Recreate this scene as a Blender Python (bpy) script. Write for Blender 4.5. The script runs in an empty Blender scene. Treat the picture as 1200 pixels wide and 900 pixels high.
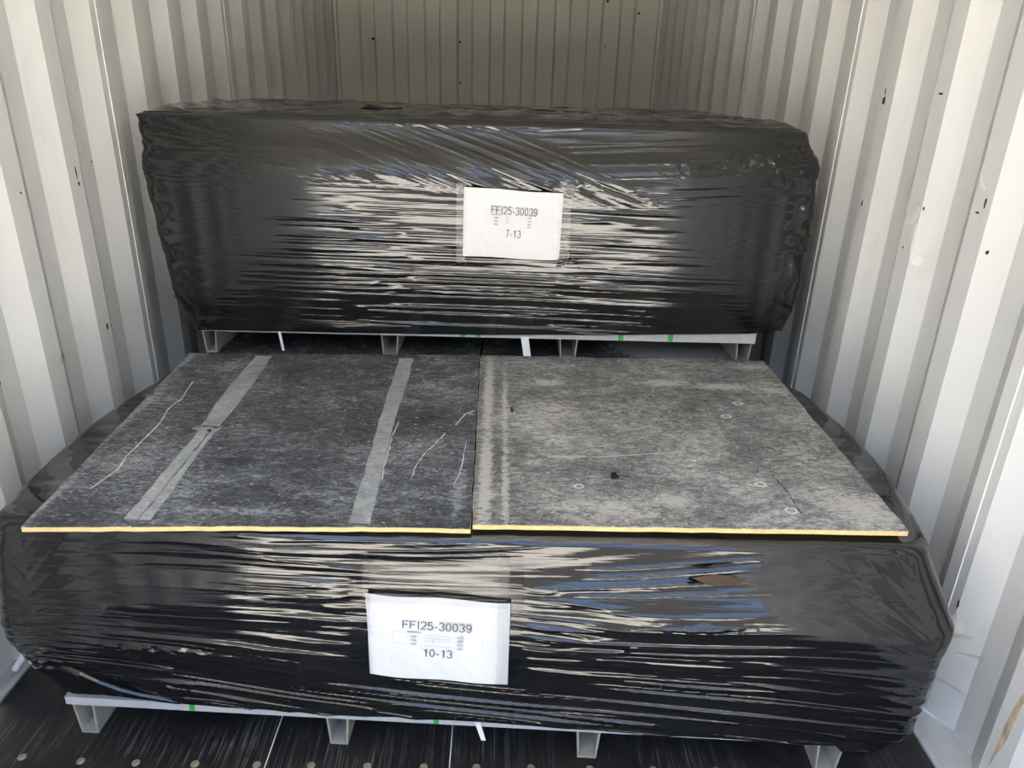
import bpy, bmesh, math, random
import numpy as np
from mathutils import Vector, Matrix

C = bpy.context.scene.collection
# ------------------------------------------------------------------ camera
CX, CAMZ = 0.0588, 1.4683
F, PITCH, YAW, ROLL = 855.77, 0.3919, 0.0208, 0.0302
cp, sp, cy, sy = math.cos(PITCH), math.sin(PITCH), math.cos(YAW), math.sin(YAW)
fwd = Vector((sy*cp, cy*cp, -sp)); rgt = Vector((cy, -sy, 0)); upv = rgt.cross(fwd)
r2 = math.cos(ROLL)*rgt + math.sin(ROLL)*upv
u2 = -math.sin(ROLL)*rgt + math.cos(ROLL)*upv
cam = bpy.data.cameras.new('camera'); cam.sensor_fit = 'HORIZONTAL'; cam.sensor_width = 36
cam.lens = F/1200*36; cam.clip_start = 0.02; cam.clip_end = 500
co = bpy.data.objects.new('camera', cam); C.objects.link(co)
M = Matrix.Identity(4)
for i in range(3):
    M[i][0], M[i][1], M[i][2] = r2[i], u2[i], -fwd[i]
M.translation = (CX, 0, CAMZ); co.matrix_world = M
bpy.context.scene.camera = co
# ------------------------------------------------------------------ daylight and exposure
SUN_EL, SUN_AZ = math.radians(44), math.radians(-14)    # sun off to the left and behind the box
sun_dir = Vector((-math.cos(SUN_EL)*math.cos(SUN_AZ), -math.cos(SUN_EL)*math.sin(SUN_AZ), math.sin(SUN_EL)))
world = bpy.data.worlds.new('world'); bpy.context.scene.world = world; world.use_nodes = True
wn = world.node_tree.nodes; wl = world.node_tree.links; wn.clear()
sky = wn.new('ShaderNodeTexSky'); sky.sky_type = 'NISHITA'; sky.sun_disc = False
sky.sun_elevation = SUN_EL; sky.sun_rotation = math.atan2(sun_dir.x, sun_dir.y)
sky.air_density = 1.0; sky.dust_density = 2.0; sky.ozone_density = 1.0
bg = wn.new('ShaderNodeBackground'); bg.inputs['Strength'].default_value = 0.33
wo = wn.new('ShaderNodeOutputWorld')
wl.new(sky.outputs[0], bg.inputs[0]); wl.new(bg.outputs[0], wo.inputs[0])
sl = bpy.data.lights.new('sun', 'SUN'); sl.energy = 13.5; sl.angle = math.radians(0.6); sl.color = (1, .955, .88)
so = bpy.data.objects.new('sun', sl); C.objects.link(so)
so.rotation_euler = sun_dir.to_track_quat('Z', 'Y').to_euler(); so.location = (-5, -3, 6)
vs = bpy.context.scene.view_settings
vs.view_transform = 'Standard'; vs.look = 'None'; vs.gamma = 1; vs.use_curve_mapping = False
vs.exposure = 2.14

# ------------------------------------------------------------------ helpers
S = 1.055
def T(x, y, z): return Vector((CX + S*(x-CX), S*y, S*z))
def empty(name, loc, rz=0):
    o = bpy.data.objects.new(name, None); o.empty_display_size = .1; C.objects.link(o)
    o.location = loc; o.rotation_euler.z = rz; return o
def tag(o, label=None, cat=None, group=None, kind=None):
    if label: o['label'] = label
    if cat: o['category'] = cat
    if group: o['group'] = group
    if kind: o['kind'] = kind
    return o
def link(name, me, mat=None, parent=None, smooth=False):
    o = bpy.data.objects.new(name, me); C.objects.link(o)
    if mat and not me.materials: me.materials.append(mat)
    if parent: o.parent = parent
    if smooth: me.polygons.foreach_set('use_smooth', [True]*len(me.polygons))
    return o
def mesh(name, verts, faces):
    me = bpy.data.meshes.new(name); me.from_pydata([tuple(v) for v in verts], [], faces); me.update(); return me
def box_bm(bm, x0, x1, y0, y1, z0, z1):
    v = [bm.verts.new(c) for c in ((x0,y0,z0),(x1,y0,z0),(x1,y1,z0),(x0,y1,z0),(x0,y0,z1),(x1,y0,z1),(x1,y1,z1),(x0,y1,z1))]
    for f in ((0,3,2,1),(4,5,6,7),(0,1,5,4),(1,2,6,5),(2,3,7,6),(3,0,4,7)): bm.faces.new([v[i] for i in f])
def bm_obj(name, bm, mat, parent=None, smooth=False, bevel=0):
    bmesh.ops.recalc_face_normals(bm, faces=bm.faces[:])
    if bevel: bmesh.ops.bevel(bm, geom=bm.edges[:], offset=bevel, segments=2, affect='EDGES', profile=.5)
    me = bpy.data.meshes.new(name); bm.to_mesh(me); bm.free()
    return link(name, me, mat, parent, smooth)
def box(name, x0, x1, y0, y1, z0, z1, mat, parent=None, bevel=0):
    bm = bmesh.new(); box_bm(bm, x0, x1, y0, y1, z0, z1); return bm_obj(name, bm, mat, parent, bevel=bevel)
def tube_bm(bm, pts, rad, n=8):
    pts = [Vector(p) for p in pts]; rings = []
    for i, p in enumerate(pts):
        d = (pts[min(i+1, len(pts)-1)] - pts[max(i-1, 0)]).normalized()
        a = d.orthogonal().normalized(); b = d.cross(a)
        if rings:
            a = (prev_a - d*prev_a.dot(d)).normalized(); b = d.cross(a)
        prev_a = a
        r = rad[i] if isinstance(rad, (list, tuple)) else rad
        rings.append([bm.verts.new(p + r*(math.cos(t)*a + math.sin(t)*b)) for t in [2*math.pi*k/n for k in range(n)]])
    for r0, r1 in zip(rings, rings[1:]):
        for k in range(n): bm.faces.new((r0[k], r0[(k+1) % n], r1[(k+1) % n], r1[k]))
    bm.faces.new(rings[0][::-1]); bm.faces.new(rings[-1])
def vn(x, y, seed):                                     # smooth value noise, 0..1
    xi = np.floor(x).astype(np.int64); yi = np.floor(y).astype(np.int64)
    fx = x-xi; fy = y-yi; fx = fx*fx*fx*(fx*(fx*6-15)+10); fy = fy*fy*fy*(fy*(fy*6-15)+10)
    def h(a, b):
        n = (a*374761393 + b*668265263 + seed*974634777) & 0xffffffff
        n = ((n ^ (n >> 13))*1274126177) & 0xffffffff
        n = ((n ^ (n >> 16))*2246822519) & 0xffffffff
        return ((n ^ (n >> 15)) & 0xffffff)/float(0xffffff)
    a = h(xi, yi); b = h(xi+1, yi); c = h(xi, yi+1); d = h(xi+1, yi+1)
    return (a*(1-fx)+b*fx)*(1-fy) + (c*(1-fx)+d*fx)*fy
def fbm(x, y, seed, o=3):
    t = 0; a = 1; s = 0
    for k in range(o):
        t = t + a*vn(x*2**k+17*k, y*2**k+31*k, seed+k); s += a; a *= .5
    return t/s
def sstep(a, b, x):
    t = np.clip((x-a)/(b-a), 0, 1); return t*t*(3-2*t)

# ------------------------------------------------------------------ materials
def new_mat(name):
    m = bpy.data.materials.new(name); m.use_nodes = True
    return m, m.node_tree.nodes, m.node_tree.links, m.node_tree.nodes['Principled BSDF']
def ramp(nodes, stops):
    r = nodes.new('ShaderNodeValToRGB'); e = r.color_ramp.elements
    while len(e) < len(stops): e.new(.5)
    for k, (p, c) in enumerate(stops):
        e[k].position = p; e[k].color = (c, c, c, 1) if not isinstance(c, tuple) else (*c, 1)
    return r
def noise(nodes, links, scale, detail=4, rough=.55, vec=None, dist=0):
    n = nodes.new('ShaderNodeTexNoise'); n.inputs['Scale'].default_value = scale
    n.inputs['Detail'].default_value = detail; n.inputs['Roughness'].default_value = rough
    n.inputs['Distortion'].default_value = dist
    if vec is not None: links.new(vec, n.inputs['Vector'])
    return n
def coords(nodes, links, scale=(1, 1, 1), rot=(0, 0, 0)):
    t = nodes.new('ShaderNodeTexCoord'); mp = nodes.new('ShaderNodeMapping')
    mp.inputs['Scale'].default_value = scale; mp.inputs['Rotation'].default_value = rot
    links.new(t.outputs['Object'], mp.inputs['Vector']); return mp.outputs[0]
def mixc(nodes, links, fac, a, b, mode='MIX'):
    m = nodes.new('ShaderNodeMix'); m.data_type = 'RGBA'; m.blend_type = mode
    for sock, v in ((m.inputs[0], fac), (m.inputs[6], a), (m.inputs[7], b)):
        if hasattr(v, 'links'): links.new(v, sock)
        else: sock.default_value = v if not isinstance(v, tuple) else (*v, 1)
    return m.outputs[2]
def bump(nodes, links, hgt, bsdf, strength, dist):
    b = nodes.new('ShaderNodeBump'); b.inputs['Strength'].default_value = strength; b.inputs['Distance'].default_value = dist
    links.new(hgt, b.inputs['Height']); links.new(b.outputs[0], bsdf.inputs['Normal'])
def plain(name, col, rough=.5, metal=0, var=.06, scale=30):
    m, n, l, b = new_mat(name)
    nz = noise(n, l, scale, 4, .6, coords(n, l))
    r = ramp(n, [(.3, tuple(c*(1-var) for c in col)), (.7, tuple(min(1, c*(1+var)) for c in col))])
    l.new(nz.outputs[0], r.inputs[0]); l.new(r.outputs[0], b.inputs['Base Color'])
    b.inputs['Roughness'].default_value = rough; b.inputs['Metallic'].default_value = metal
    return m
def wall_mat(name, col):
    m, n, l, b = new_mat(name)
    v = coords(n, l)
    a = noise(n, l, 2.2, 6, .6, v); c = noise(n, l, 14, 5, .65, coords(n, l, (1, 1, .25)))
    r = ramp(n, [(.3, tuple(x*.93 for x in col)), (.7, col)])
    l.new(a.outputs[0], r.inputs[0])
    r2 = ramp(n, [(.27, .86), (.42, 1.0)]); l.new(c.outputs[0], r2.inputs[0])
    l.new(mixc(n, l, .6, r.outputs[0], r2.outputs[0], 'MULTIPLY'), b.inputs['Base Color'])
    b.inputs['Roughness'].default_value = .5; b.inputs['Specular IOR Level'].default_value = .35
    d = noise(n, l, 5, 3, .5, v); bump(n, l, d.outputs[0], b, .25, .008)
    return m
M_wall = wall_mat('wall_paint', (.66, .66, .64))
M_back = wall_mat('end_wall_paint', (.74, .715, .64))
M_roof = wall_mat('roof_paint', (.80, .78, .73))
M_steel = plain('rail_steel', (.45, .45, .45), .4, .3)
M_bead = plain('seam_bead', (.82, .82, .80), .4)
M_chip = plain('rust_chip', (.018, .014, .012), .8)
M_scuff = plain('paint_scuff', (.50, .48, .44), .7, var=.15)
M_pale = plain('bare_primer', (.72, .705, .665), .45)
M_rust = plain('rust_patch', (.50, .40, .28), .8, var=.3)
M_runner = plain('runner_sheet', (.37, .35, .30), .55, var=.12, scale=18)
M_board_edge = plain('base_sheet', (.50, .51, .50), .45, var=.05)
M_green = plain('green_tape', (.03, .40, .08), .4)
M_strap = plain('strap_white', (.80, .80, .80), .5)
M_ink = plain('grey_ink', (.10, .10, .115), .8)
M_ink2 = plain('faint_ink', (.34, .34, .37), .8)
M_core = plain('yellow_core', (.60, .46, .20), .7, var=.12, scale=60)
M_card = plain('brown_card', (.10, .065, .035), .6)
M_contents = plain('shaded_packing', (.012, .012, .012), .8)
M_screw = plain('screw_head', (.30, .25, .17), .6, .3)

def paper_mat():
    m, n, l, b = new_mat('paper')
    b.inputs['Base Color'].default_value = (.60, .60, .605, 1); b.inputs['Roughness'].default_value = .55
    a = noise(n, l, 14, 4, .6, coords(n, l)); bump(n, l, a.outputs[0], b, .35, .01)
    return m
M_paper = paper_mat()
def film_mat(name, col, rough, strength):
    m, n, l, b = new_mat(name)
    b.inputs['Base Color'].default_value = (*col, 1)
    b.inputs['IOR'].default_value = 1.62
    a = noise(n, l, 1, 3, .6, coords(n, l, (4, 4, 190)), .25)
    c = noise(n, l, 1, 3, .55, coords(n, l, (2, 2, 60)), .2)
    ad = n.new('ShaderNodeMath'); ad.operation = 'MULTIPLY_ADD'; ad.inputs[1].default_value = .35
    l.new(a.outputs[0], ad.inputs[0]); l.new(c.outputs[0], ad.inputs[2])
    bump(n, l, ad.outputs[0], b, strength, .006)
    d = noise(n, l, 1, 3, .5, coords(n, l, (3, 3, 30)))
    r = ramp(n, [(.3, rough*.7), (.7, rough*1.6)]); l.new(d.outputs[0], r.inputs[0]); l.new(r.outputs[0], b.inputs['Roughness'])
    return m
M_film = film_mat('black_stretch_film', (.006, .006, .0065), .045, .15)
def clear_mat():
    m, n, l, b = new_mat('clear_tape')
    out = [x for x in n if x.type == 'OUTPUT_MATERIAL'][0]
    tr = n.new('ShaderNodeBsdfTransparent'); tr.inputs[0].default_value = (.93, .93, .93, 1)
    gl = n.new('ShaderNodeBsdfGlossy'); gl.inputs['Roughness'].default_value = .08
    a = noise(n, l, 1, 3, .6, coords(n, l, (3, 3, 40)))
    bp = n.new('ShaderNodeBump'); bp.inputs['Strength'].default_value = .15; bp.inputs['Distance'].default_value = .006
    l.new(a.outputs[0], bp.inputs['Height']); l.new(bp.outputs[0], gl.inputs['Normal'])
    fr = n.new('ShaderNodeFresnel'); fr.inputs['IOR'].default_value = 1.33; l.new(bp.outputs[0], fr.inputs['Normal'])
    mx = n.new('ShaderNodeMixShader'); l.new(fr.outputs[0], mx.inputs[0]); l.new(tr.outputs[0], mx.inputs[1]); l.new(gl.outputs[0], mx.inputs[2])
    l.new(mx.outputs[0], out.inputs['Surface']); return m
M_clear = clear_mat()
def dusty_board(name, dark, mid, light, seed, lo, hi, grain, marks=(), dust=(.45, .43, .40)):
    """mottled dusty facing; marks are smears of pale dust (x, y, rx, ry, amount) in the board's own frame"""
    m, n, l, b = new_mat(name)
    def mth(op, a, b_=None, c=None):
        q = n.new('ShaderNodeMath'); q.operation = op
        for k, v in enumerate((a, b_, c)):
            if v is None: continue
            if hasattr(v, 'links'): l.new(v, q.inputs[k])
            else: q.inputs[k].default_value = v
        return q.outputs[0]
    base = coords(n, l); t = n.new('ShaderNodeVectorMath'); t.operation = 'ADD'; t.inputs[1].default_value = (seed, seed*2.3, 0)
    l.new(base, t.inputs[0]); v = t.outputs[0]
    mp = n.new('ShaderNodeMapping'); mp.inputs['Scale'].default_value = (1, 2.0, 1); l.new(v, mp.inputs[0]); vs2 = mp.outputs[0]
    big = noise(n, l, 3.2, 5, .6, v, .8).outputs[0]
    med = noise(n, l, 34, 9, .74, vs2, 1.0).outputs[0]
    fine = noise(n, l, 190, 6, .78, vs2, .5).outputs[0]
    val = mth('MULTIPLY_ADD', big, .5, mth('MULTIPLY_ADD', med, .8, mth('MULTIPLY', fine, grain)))
    val = mth('MULTIPLY', val, 1/(1.3+grain))
    r = ramp(n, [(lo, dark), ((lo+hi)/2, mid), (hi, light)]); l.new(val, r.inputs[0]); col = r.outputs[0]
    tot = None
    for (x, y, rx, ry, am) in marks:
        k = n.new('ShaderNodeMapping'); k.inputs['Location'].default_value = (-x/rx, -y/ry, 0); k.inputs['Scale'].default_value = (1/rx, 1/ry, 0); l.new(base, k.inputs[0])
        ln = n.new('ShaderNodeVectorMath'); ln.operation = 'LENGTH'; l.new(k.outputs[0], ln.inputs[0])
        f = mth('MULTIPLY', mth('MAXIMUM', mth('SUBTRACT', 1.0, ln.outputs['Value']), 0.0), am)
        tot = f if tot is None else mth('MAXIMUM', tot, f)
    if tot is not None:
        nz = noise(n, l, 55, 9, .80, vs2, .6).outputs[0]
        q = mth('ADD', tot, mth('MULTIPLY_ADD', nz, 3.0, -1.75))
        cl = n.new('ShaderNodeMapRange'); cl.inputs[1].default_value = .0; cl.inputs[2].default_value = .30; l.new(q, cl.inputs[0])
        q = mth('MULTIPLY', cl.outputs[0], mth('MINIMUM', mth('MULTIPLY', tot, 6.0), .85))
        col = mixc(n, l, q, col, dust)
    fk = noise(n, l, 75, 2, .5, vs2, .3).outputs[0]
    mr = n.new('ShaderNodeMapRange'); mr.inputs[1].default_value = .69; mr.inputs[2].default_value = .74; l.new(fk, mr.inputs[0])
    col = mixc(n, l, mth('MULTIPLY', mr.outputs[0], .8), col, tuple(min(.7, c*1.6) for c in light))
    l.new(col, b.inputs['Base Color'])
    b.inputs['Roughness'].default_value = .75; b.inputs['Specular IOR Level'].default_value = .3
    bump(n, l, val, b, .5, .004)
    return m
def mk(ox, oy, lst): return [((x-ox)*S, (y-oy)*S, rx*S, ry*S, am) for x, y, rx, ry, am in lst]
MARKS_L = mk(-.44, 1.7, [(-.893,2.1,.022,.35,.6),(-.872,1.7,.022,.45,.6),(-.850,1.3,.022,.3,.6),(-.62,1.36,.14,.16,.45),(-.15,1.55,.2,.12,.4),(-.4,1.8,.25,.1,.3),(-.75,1.45,.12,.25,.45),(-.02,1.35,.03,.2,.5),(-.45,1.26,.4,.03,.5),(-.75,2.05,.1,.1,.45)])
MARKS_R = mk(.455, 1.7, [(.033,1.9,.022,.5,.95),(.036,1.45,.024,.4,.95),(.079,1.8,.014,.5,.7),(.080,1.4,.014,.35,.8),(.55,2.00,.11,.05,.8),(.72,1.98,.16,.045,.8),(.86,1.96,.06,.04,.8),(.44,1.335,.09,.05,.8),(.20,1.98,.1,.05,.7),(.20,1.78,.12,.12,.6),(.83,1.32,.14,.12,.7),(.80,1.55,.15,.2,.4),(.3,1.3,.3,.1,.5),(.45,1.75,.3,.25,.3),(.86,2.15,.12,.05,.6),(.25,2.12,.2,.06,.45)])
M_topL = dusty_board('dusty_black_facing', (.014, .015, .017), (.085, .09, .096), (.42, .43, .44), 3.1, .40, .62, .7, MARKS_L, (.33, .34, .345))
M_topR = dusty_board('dusty_grey_facing', (.022, .021, .020), (.20, .195, .186), (.66, .645, .61), 8.7, .39, .62, .7, MARKS_R, (.50, .48, .445))
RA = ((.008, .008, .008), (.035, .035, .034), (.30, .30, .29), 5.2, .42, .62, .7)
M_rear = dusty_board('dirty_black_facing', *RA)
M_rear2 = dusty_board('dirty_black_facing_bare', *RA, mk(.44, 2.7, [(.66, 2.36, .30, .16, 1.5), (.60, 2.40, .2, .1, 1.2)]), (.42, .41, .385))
M_tape = dusty_board('dusty_grey_tape', (.19, .195, .20), (.35, .36, .36), (.54, .55, .55), 1.2, .40, .66, .5)
M_dust = dusty_board('pale_dust', (.20, .19, .18), (.36, .345, .32), (.52, .50, .46), 4.4, .40, .66, .6)
M_white = plain('white_scratch', (.58, .57, .55), .8, var=.25, scale=80)
M_blot = plain('dark_blot', (.012, .012, .012), .7)
def floor_mat():
    m, n, l, b = new_mat('black_ply_floor')
    v = coords(n, l)
    g = noise(n, l, 1, 5, .7, coords(n, l, (170, 5, 1)), .2)
    k = noise(n, l, 5, 5, .65, v, .5)
    r = ramp(n, [(.50, .0), (.66, 1.0)]); l.new(g.outputs[0], r.inputs[0])
    r2 = ramp(n, [(.42, .0), (.66, 1.0)]); l.new(k.outputs[0], r2.inputs[0])
    mu = n.new('ShaderNodeMath'); mu.operation = 'MULTIPLY'; l.new(r.outputs[0], mu.inputs[0]); l.new(r2.outputs[0], mu.inputs[1])
    c = mixc(n, l, mu.outputs[0], (.011, .0105, .010), (.13, .125, .12))
    l.new(c, b.inputs['Base Color']); b.inputs['Roughness'].default_value = .5
    bump(n, l, g.outputs[0], b, .35, .003); return m
M_floor = floor_mat()
def ground_mat():
    m, n, l, b = new_mat('yard_concrete')
    a = noise(n, l, .7, 8, .6, coords(n, l)); r = ramp(n, [(.3, (.56, .53, .47)), (.7, (.68, .64, .57))])
    l.new(a.outputs[0], r.inputs[0]); l.new(r.outputs[0], b.inputs['Base Color']); b.inputs['Roughness'].default_value = .9
    return m

# ------------------------------------------------------------------ container shell
WI, WO, P = 1.17, 1.206, .278
Y0, YB, ZR = -.34, 5.90, 2.69
ZB = .004                                              # wall sheets start just above the floor
PH = {1: 3.345, -1: 3.259}
def corr_profile(side):
    pts = []
    y = PH[side] + 12*P
    while y > -.6:
        pts += [(y, 0), (y-.068, 1), (y-.140, 1), (y-.208, 0)]; y -= P
    return pts
def cut(pts, a, b):                                    # polyline (decreasing y) between y=a (far) and y=b (near)
    out = []
    for (ya, da), (yb, db) in zip(pts, pts[1:]):
        for t in [0.0] + ([(ya-a)/(ya-yb)] if yb < a < ya else []) + ([(ya-b)/(ya-yb)] if yb < b < ya else []):
            yy = ya+(yb-ya)*t
            if b-1e-6 <= yy <= a+1e-6: out.append((yy, da+(db-da)*t))
    return out
def side_wall(side, seams, nm):
    root = empty(nm, (side*WI, 0, 0)); tag(root, kind='structure')
    pts = corr_profile(side); edges = [YB-.02] + seams + [Y0]
    for a, b in zip(edges, edges[1:]):
        pr = cut(pts, a, b); V = []; Fc = []
        th = .002
        for y, d in pr:
            for z in (ZB+.010, ZR): V.append((side*d*(WO-WI), y, z))
        n = len(pr)
        for i in range(n-1): Fc.append((2*i, 2*i+1, 2*i+3, 2*i+2))
        # outer skin
        for y, d in pr:
            for z in (ZB+.010, ZR): V.append((side*(d*(WO-WI)+th), y, z))
        for i in range(n-1): Fc.append((2*n+2*i, 2*n+2*i+2, 2*n+2*i+3, 2*n+2*i+1))
        Fc += [(0, 2*n, 2*n+1, 1), (2*n-2, 2*n-1, 4*n-1, 4*n-2)]
        link('wall_panel', mesh('wall_panel', V, Fc), M_wall, root)
    for s in seams:                                    # welded lap with a pale bead
        bm = bmesh.new(); tube_bm(bm, [(-side*.001, s, ZB+.010), (-side*.001, s, ZR)], .0016, 6); bm_obj('seam_bead', bm, M_bead, root)
    return root
wallR = side_wall(1, [4.765, 3.653, 2.541, 1.429, .317], 'wall_right')
wallL = side_wall(-1, [4.683, 3.571, 2.459, 1.347, .235], 'wall_left')
# end wall
root = empty('wall_back', (0, YB, 0)); tag(root, kind='structure'); wallB = root
prof = [(-1.19, 0)]; x = -1.009
while x < 1.1:
    prof += [(x, 0), (x+.016, 1), (x+.106, 1), (x+.122, 0)]; x += .2362
prof += [(1.19, 0)]
prof = [q for q in prof if q[0] <= 1.19]
V = []; Fc = []
for x, d in prof:
    for z in (.02, ZR): V.append((x, d*.03, z))
for i in range(len(prof)-1): Fc.append((2*i, 2*i+2, 2*i+3, 2*i+1))
link('end_sheet', mesh('end_sheet', V, Fc), M_back, root)
for xx in (-1.10, 1.13): box('lashing_bar', xx-.045, xx+.045, -.012, 0, 1.457, 1.465, M_back, root)
for s in (-1, 1):
    o = box('trim_1', s*1.185-.03, s*1.185+.03, YB-.06, YB+.03, 0, ZR, M_back); tag(o, kind='structure')
    o.name = 'trim_1' if s < 0 else 'trim_2'
    o = box('trim_3', s*1.20-.03, s*1.20+.03, Y0-.08, Y0, 0, ZR+.1, M_wall); tag(o, kind='structure')
o = box('trim_5', -1.23, 1.23, Y0-.08, Y0, ZR, ZR+.12, M_wall); tag(o, kind='structure')
# ceiling: corrugated roof sheet
V = []; Fc = []; y = Y0; k = 0; prof = []
while y < YB+.04:
    prof += [(y, 0), (y+.09, 0), (y+.105, .02), (y+.195, .02)]; y += .21
for y, d in prof:
    for x in (-1.21, 1.21): V.append((x, y, ZR+d))
for i in range(len(prof)-1): Fc.append((2*i, 2*i+1, 2*i+3, 2*i+2))
tag(link('ceiling', mesh('ceiling', V, Fc), M_roof), kind='structure')
for k, s_ in ((6, -1), (7, 1)):
    o = box('trim_%d' % k, min(s_*1.16, s_*1.26), max(s_*1.16, s_*1.26), Y0-.08, YB+.05, ZR-.05, ZR+.06, M_wall); tag(o, kind='structure')
box('end_frame', -1.25, 1.25, .045, .09, -.05, ZR+.06, M_back, wallB)
# floor: plywood panels with joints
fl = empty('floor', (0, 0, 0)); tag(fl, kind='structure')
box('floor_base', -1.21, 1.21, Y0, YB, -.06, -.03, M_steel, fl)
xs = [-1.165, T(-.43,0,0).x, T(-.029,0,0).x, T(.1235,0,0).x, .62, 1.112]
for a, b in zip(xs, xs[1:]):
    for ya, yb in ((Y0, 1.18), (1.184, 3.6), (3.604, YB)):
        box('floor_panel', a+.0012, b-.0012, ya, yb, -.028, 0, M_floor, fl)
for k in (1, 2): box('joint_strip', xs[k]-.0012, xs[k]+.0012, Y0, 3.6, -.004, .0008, M_pale, fl)
o = box('joint_strip', xs[3]-.0015, xs[3]+.0175, Y0, 3.6, .0002, .0012, M_blot, fl)
sc = None
for i, (sx, sy_) in enumerate([(-.962,1.172),(-.831,1.164),(-.711,1.161),(-.583,1.160),(-.449,1.160),(-.331,1.160),(-.209,1.160),(-.085,1.160),(.03,1.160),(.15,1.161),(.28,1.16),(.42,1.16),(.56,1.16),(.70,1.16),(.84,1.16)]):
    if sc is None:
        bm = bmesh.new()
        bmesh.ops.create_cone(bm, cap_ends=True, segments=14, radius1=.0095, radius2=.0065, depth=.003)
        sc = bm_obj('floor_screw', bm, M_screw, fl); o = sc
    else:
        o = sc.copy(); C.objects.link(o); o.parent = fl
    p = T(sx, sy_, 0); o.location = (p.x, p.y, .0015)
# lower side rails: a flat lip then the sloped flashing up to the wall sheet
for s, xe, nm in ((1, 1.112, 'baseboard_right'), (-1, -1.165, 'baseboard_left')):
    V = []; Fc = []
    pr = [(xe, -.02), (xe, .006), (xe+s*.012, .010), (xe+s*.016, .004), (xe + s*.024, .008), (s*WO, ZB+.010), (s*(WO+.012), ZB+.012), (s*(WO+.012), -.03)]
    for y in (Y0, YB):
        for x, z in pr: V.append((x, y, z))
    n = len(pr)
    for i in range(n): Fc.append((i, (i+1) % n, n+(i+1) % n, n+i))
    Fc += [tuple(range(n)), tuple(range(2*n-1, n-1, -1))]
    tag(link(nm, mesh(nm, V, Fc), M_steel if s < 0 else plain('rail_paint', (.52, .51, .48), .45)), kind='structure')
# lashing ring welded low on the left wall
bm = bmesh.new()
tube_bm(bm, [(.02, 1.445, .058), (.035, 1.455, .078), (.046, 1.470, .096), (.048, 1.492, .104), (.040, 1.515, .100), (.028, 1.535, .082), (.015, 1.545, .064)], .009, 10)
bm_obj('lashing_ring', bm, M_wall, wallL, True)

# paint chips, rust and scuffs on the walls: thin raised flakes
rng = random.Random(7)
def flake(name, side, y, z, ry, rz, mat, parent, tilt=0, n=11, jag=.45):
    off = (y - PH[side]) % P                           # distance in front of the last far edge
    d = P - off                                        # travelled nearer from a far edge
    def depth(dd):
        dd = dd % P
        return dd/.068 if dd < .068 else 1 if dd < .14 else 1-(dd-.14)/.068 if dd < .208 else 0
    V = [(0, 0)] + [(0, 0)]*n; ring = []
    for k in range(n):
        t = 2*math.pi*k/n; r = 1-jag*rng.random()
        a, b = ry*r*math.cos(t), rz*r*math.sin(t)
        ring.append((a*math.cos(tilt)-b*math.sin(tilt), a*math.sin(tilt)+b*math.cos(tilt)))
    allp = [(0, 0)]+ring
    V = [(side*(depth(PH[side]-(y+a))*(WO-WI)) - side*(.0012 if i else .0018), y+a, z+b) for i, (a, b) in enumerate(allp)]
    V += [(v[0]+side*.001, v[1], v[2]) for v in V]
    Fc = [(0, k+1, (k+1) % n+1) for k in range(n)] + [(k+1, (k+1) % n+1, n+1+(k+1) % n+1, n+1+k+1) for k in range(n)]
    return link(name, mesh(name, V, Fc), mat, parent)
W = lambda z: z+.0766
for y, z, ry, rz in [(2.282,1.372,.010,.013),(2.284,1.395,.003,.012),(2.286,1.077,.005,.011),(1.99,1.395,.012,.003),(1.949,1.113,.003,.006),(1.70,1.166,.004,.016),(1.719,1.14,.010,.003),(1.401,.27,.004,.016),(1.66,1.06,.004,.006),(2.0,1.0,.002,.005)]:
    flake('rust_chip', 1, y, W(z), ry, rz, M_chip, wallR, n=9)
for y, z, ry, rz, tl in [(1.99,1.09,.022,.06,.5),(1.96,1.02,.012,.07,-.3),(1.935,.98,.03,.02,.8),(1.39,.184,.05,.006,-.6),(1.342,.165,.04,.005,-.5),(1.376,.05,.05,.005,-.15),(1.39,.22,.02,.03,0),(1.74,1.21,.05,.012,.6),(2.03,1.11,.012,.03,.2)]:
    flake('paint_scuff', 1, y, W(z), ry, rz, M_scuff if rz < .01 else M_pale, wallR, tl)
flake('rust_patch', 1, 1.155, W(.14), .012, .14, M_rust, wallR, .1, 15)
for y, z, ry, rz in [(2.191,1.084,.006,.008),(2.188,1.115,.003,.02),(1.921,1.095,.004,.004),(2.197,.65,.006,.014),(2.244,.634,.004,.008),(1.987,.627,.004,.014),(1.72,.655,.008,.012),(2.347,1.129,.003,.005)]:
    flake('rust_chip', -1, y, W(z), ry, rz, M_chip, wallL, n=9)
flake('paint_scuff', -1, 1.952, W(.635), .032, .022, M_scuff, wallL, .2, 13)
for x, z, r in [(-.909,1.656,.012),(-.273,1.652,.011),(-.273,1.376,.010),(.787,1.947,.012),(1.02,1.877,.012),(.791,1.653,.007)]:
    bm = bmesh.new(); vs_ = [bm.verts.new((x+r*(1-.4*rng.random())*math.cos(t), -.001, z+.0766+.7*r*math.sin(t))) for t in [k*.7854 for k in range(8)]]
    f = bm.faces.new(vs_); e = bmesh.ops.extrude_face_region(bm, geom=[f])
    for v in [g for g in e['geom'] if isinstance(g, bmesh.types.BMVert)]: v.co.y += .04
    bm_obj('rust_chip', bm, M_chip, wallB)
# yard outside the open doors
tag(link('ground', mesh('ground', [(-60,-80,-.18),(60,-80,-.18),(60,40,-.18),(-60,40,-.18)], [(0,1,2,3)]), ground_mat()), kind='structure')

M_sky_block = plain('dark_sky_block', (.09, .088, .08), .8)
o = box('unseen_sky_block', -40, 40, -18, -15, -.18, 8.0, M_sky_block); tag(o, kind='structure')  # unseen block added to darken what the film reflects and hide low sky
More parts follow.
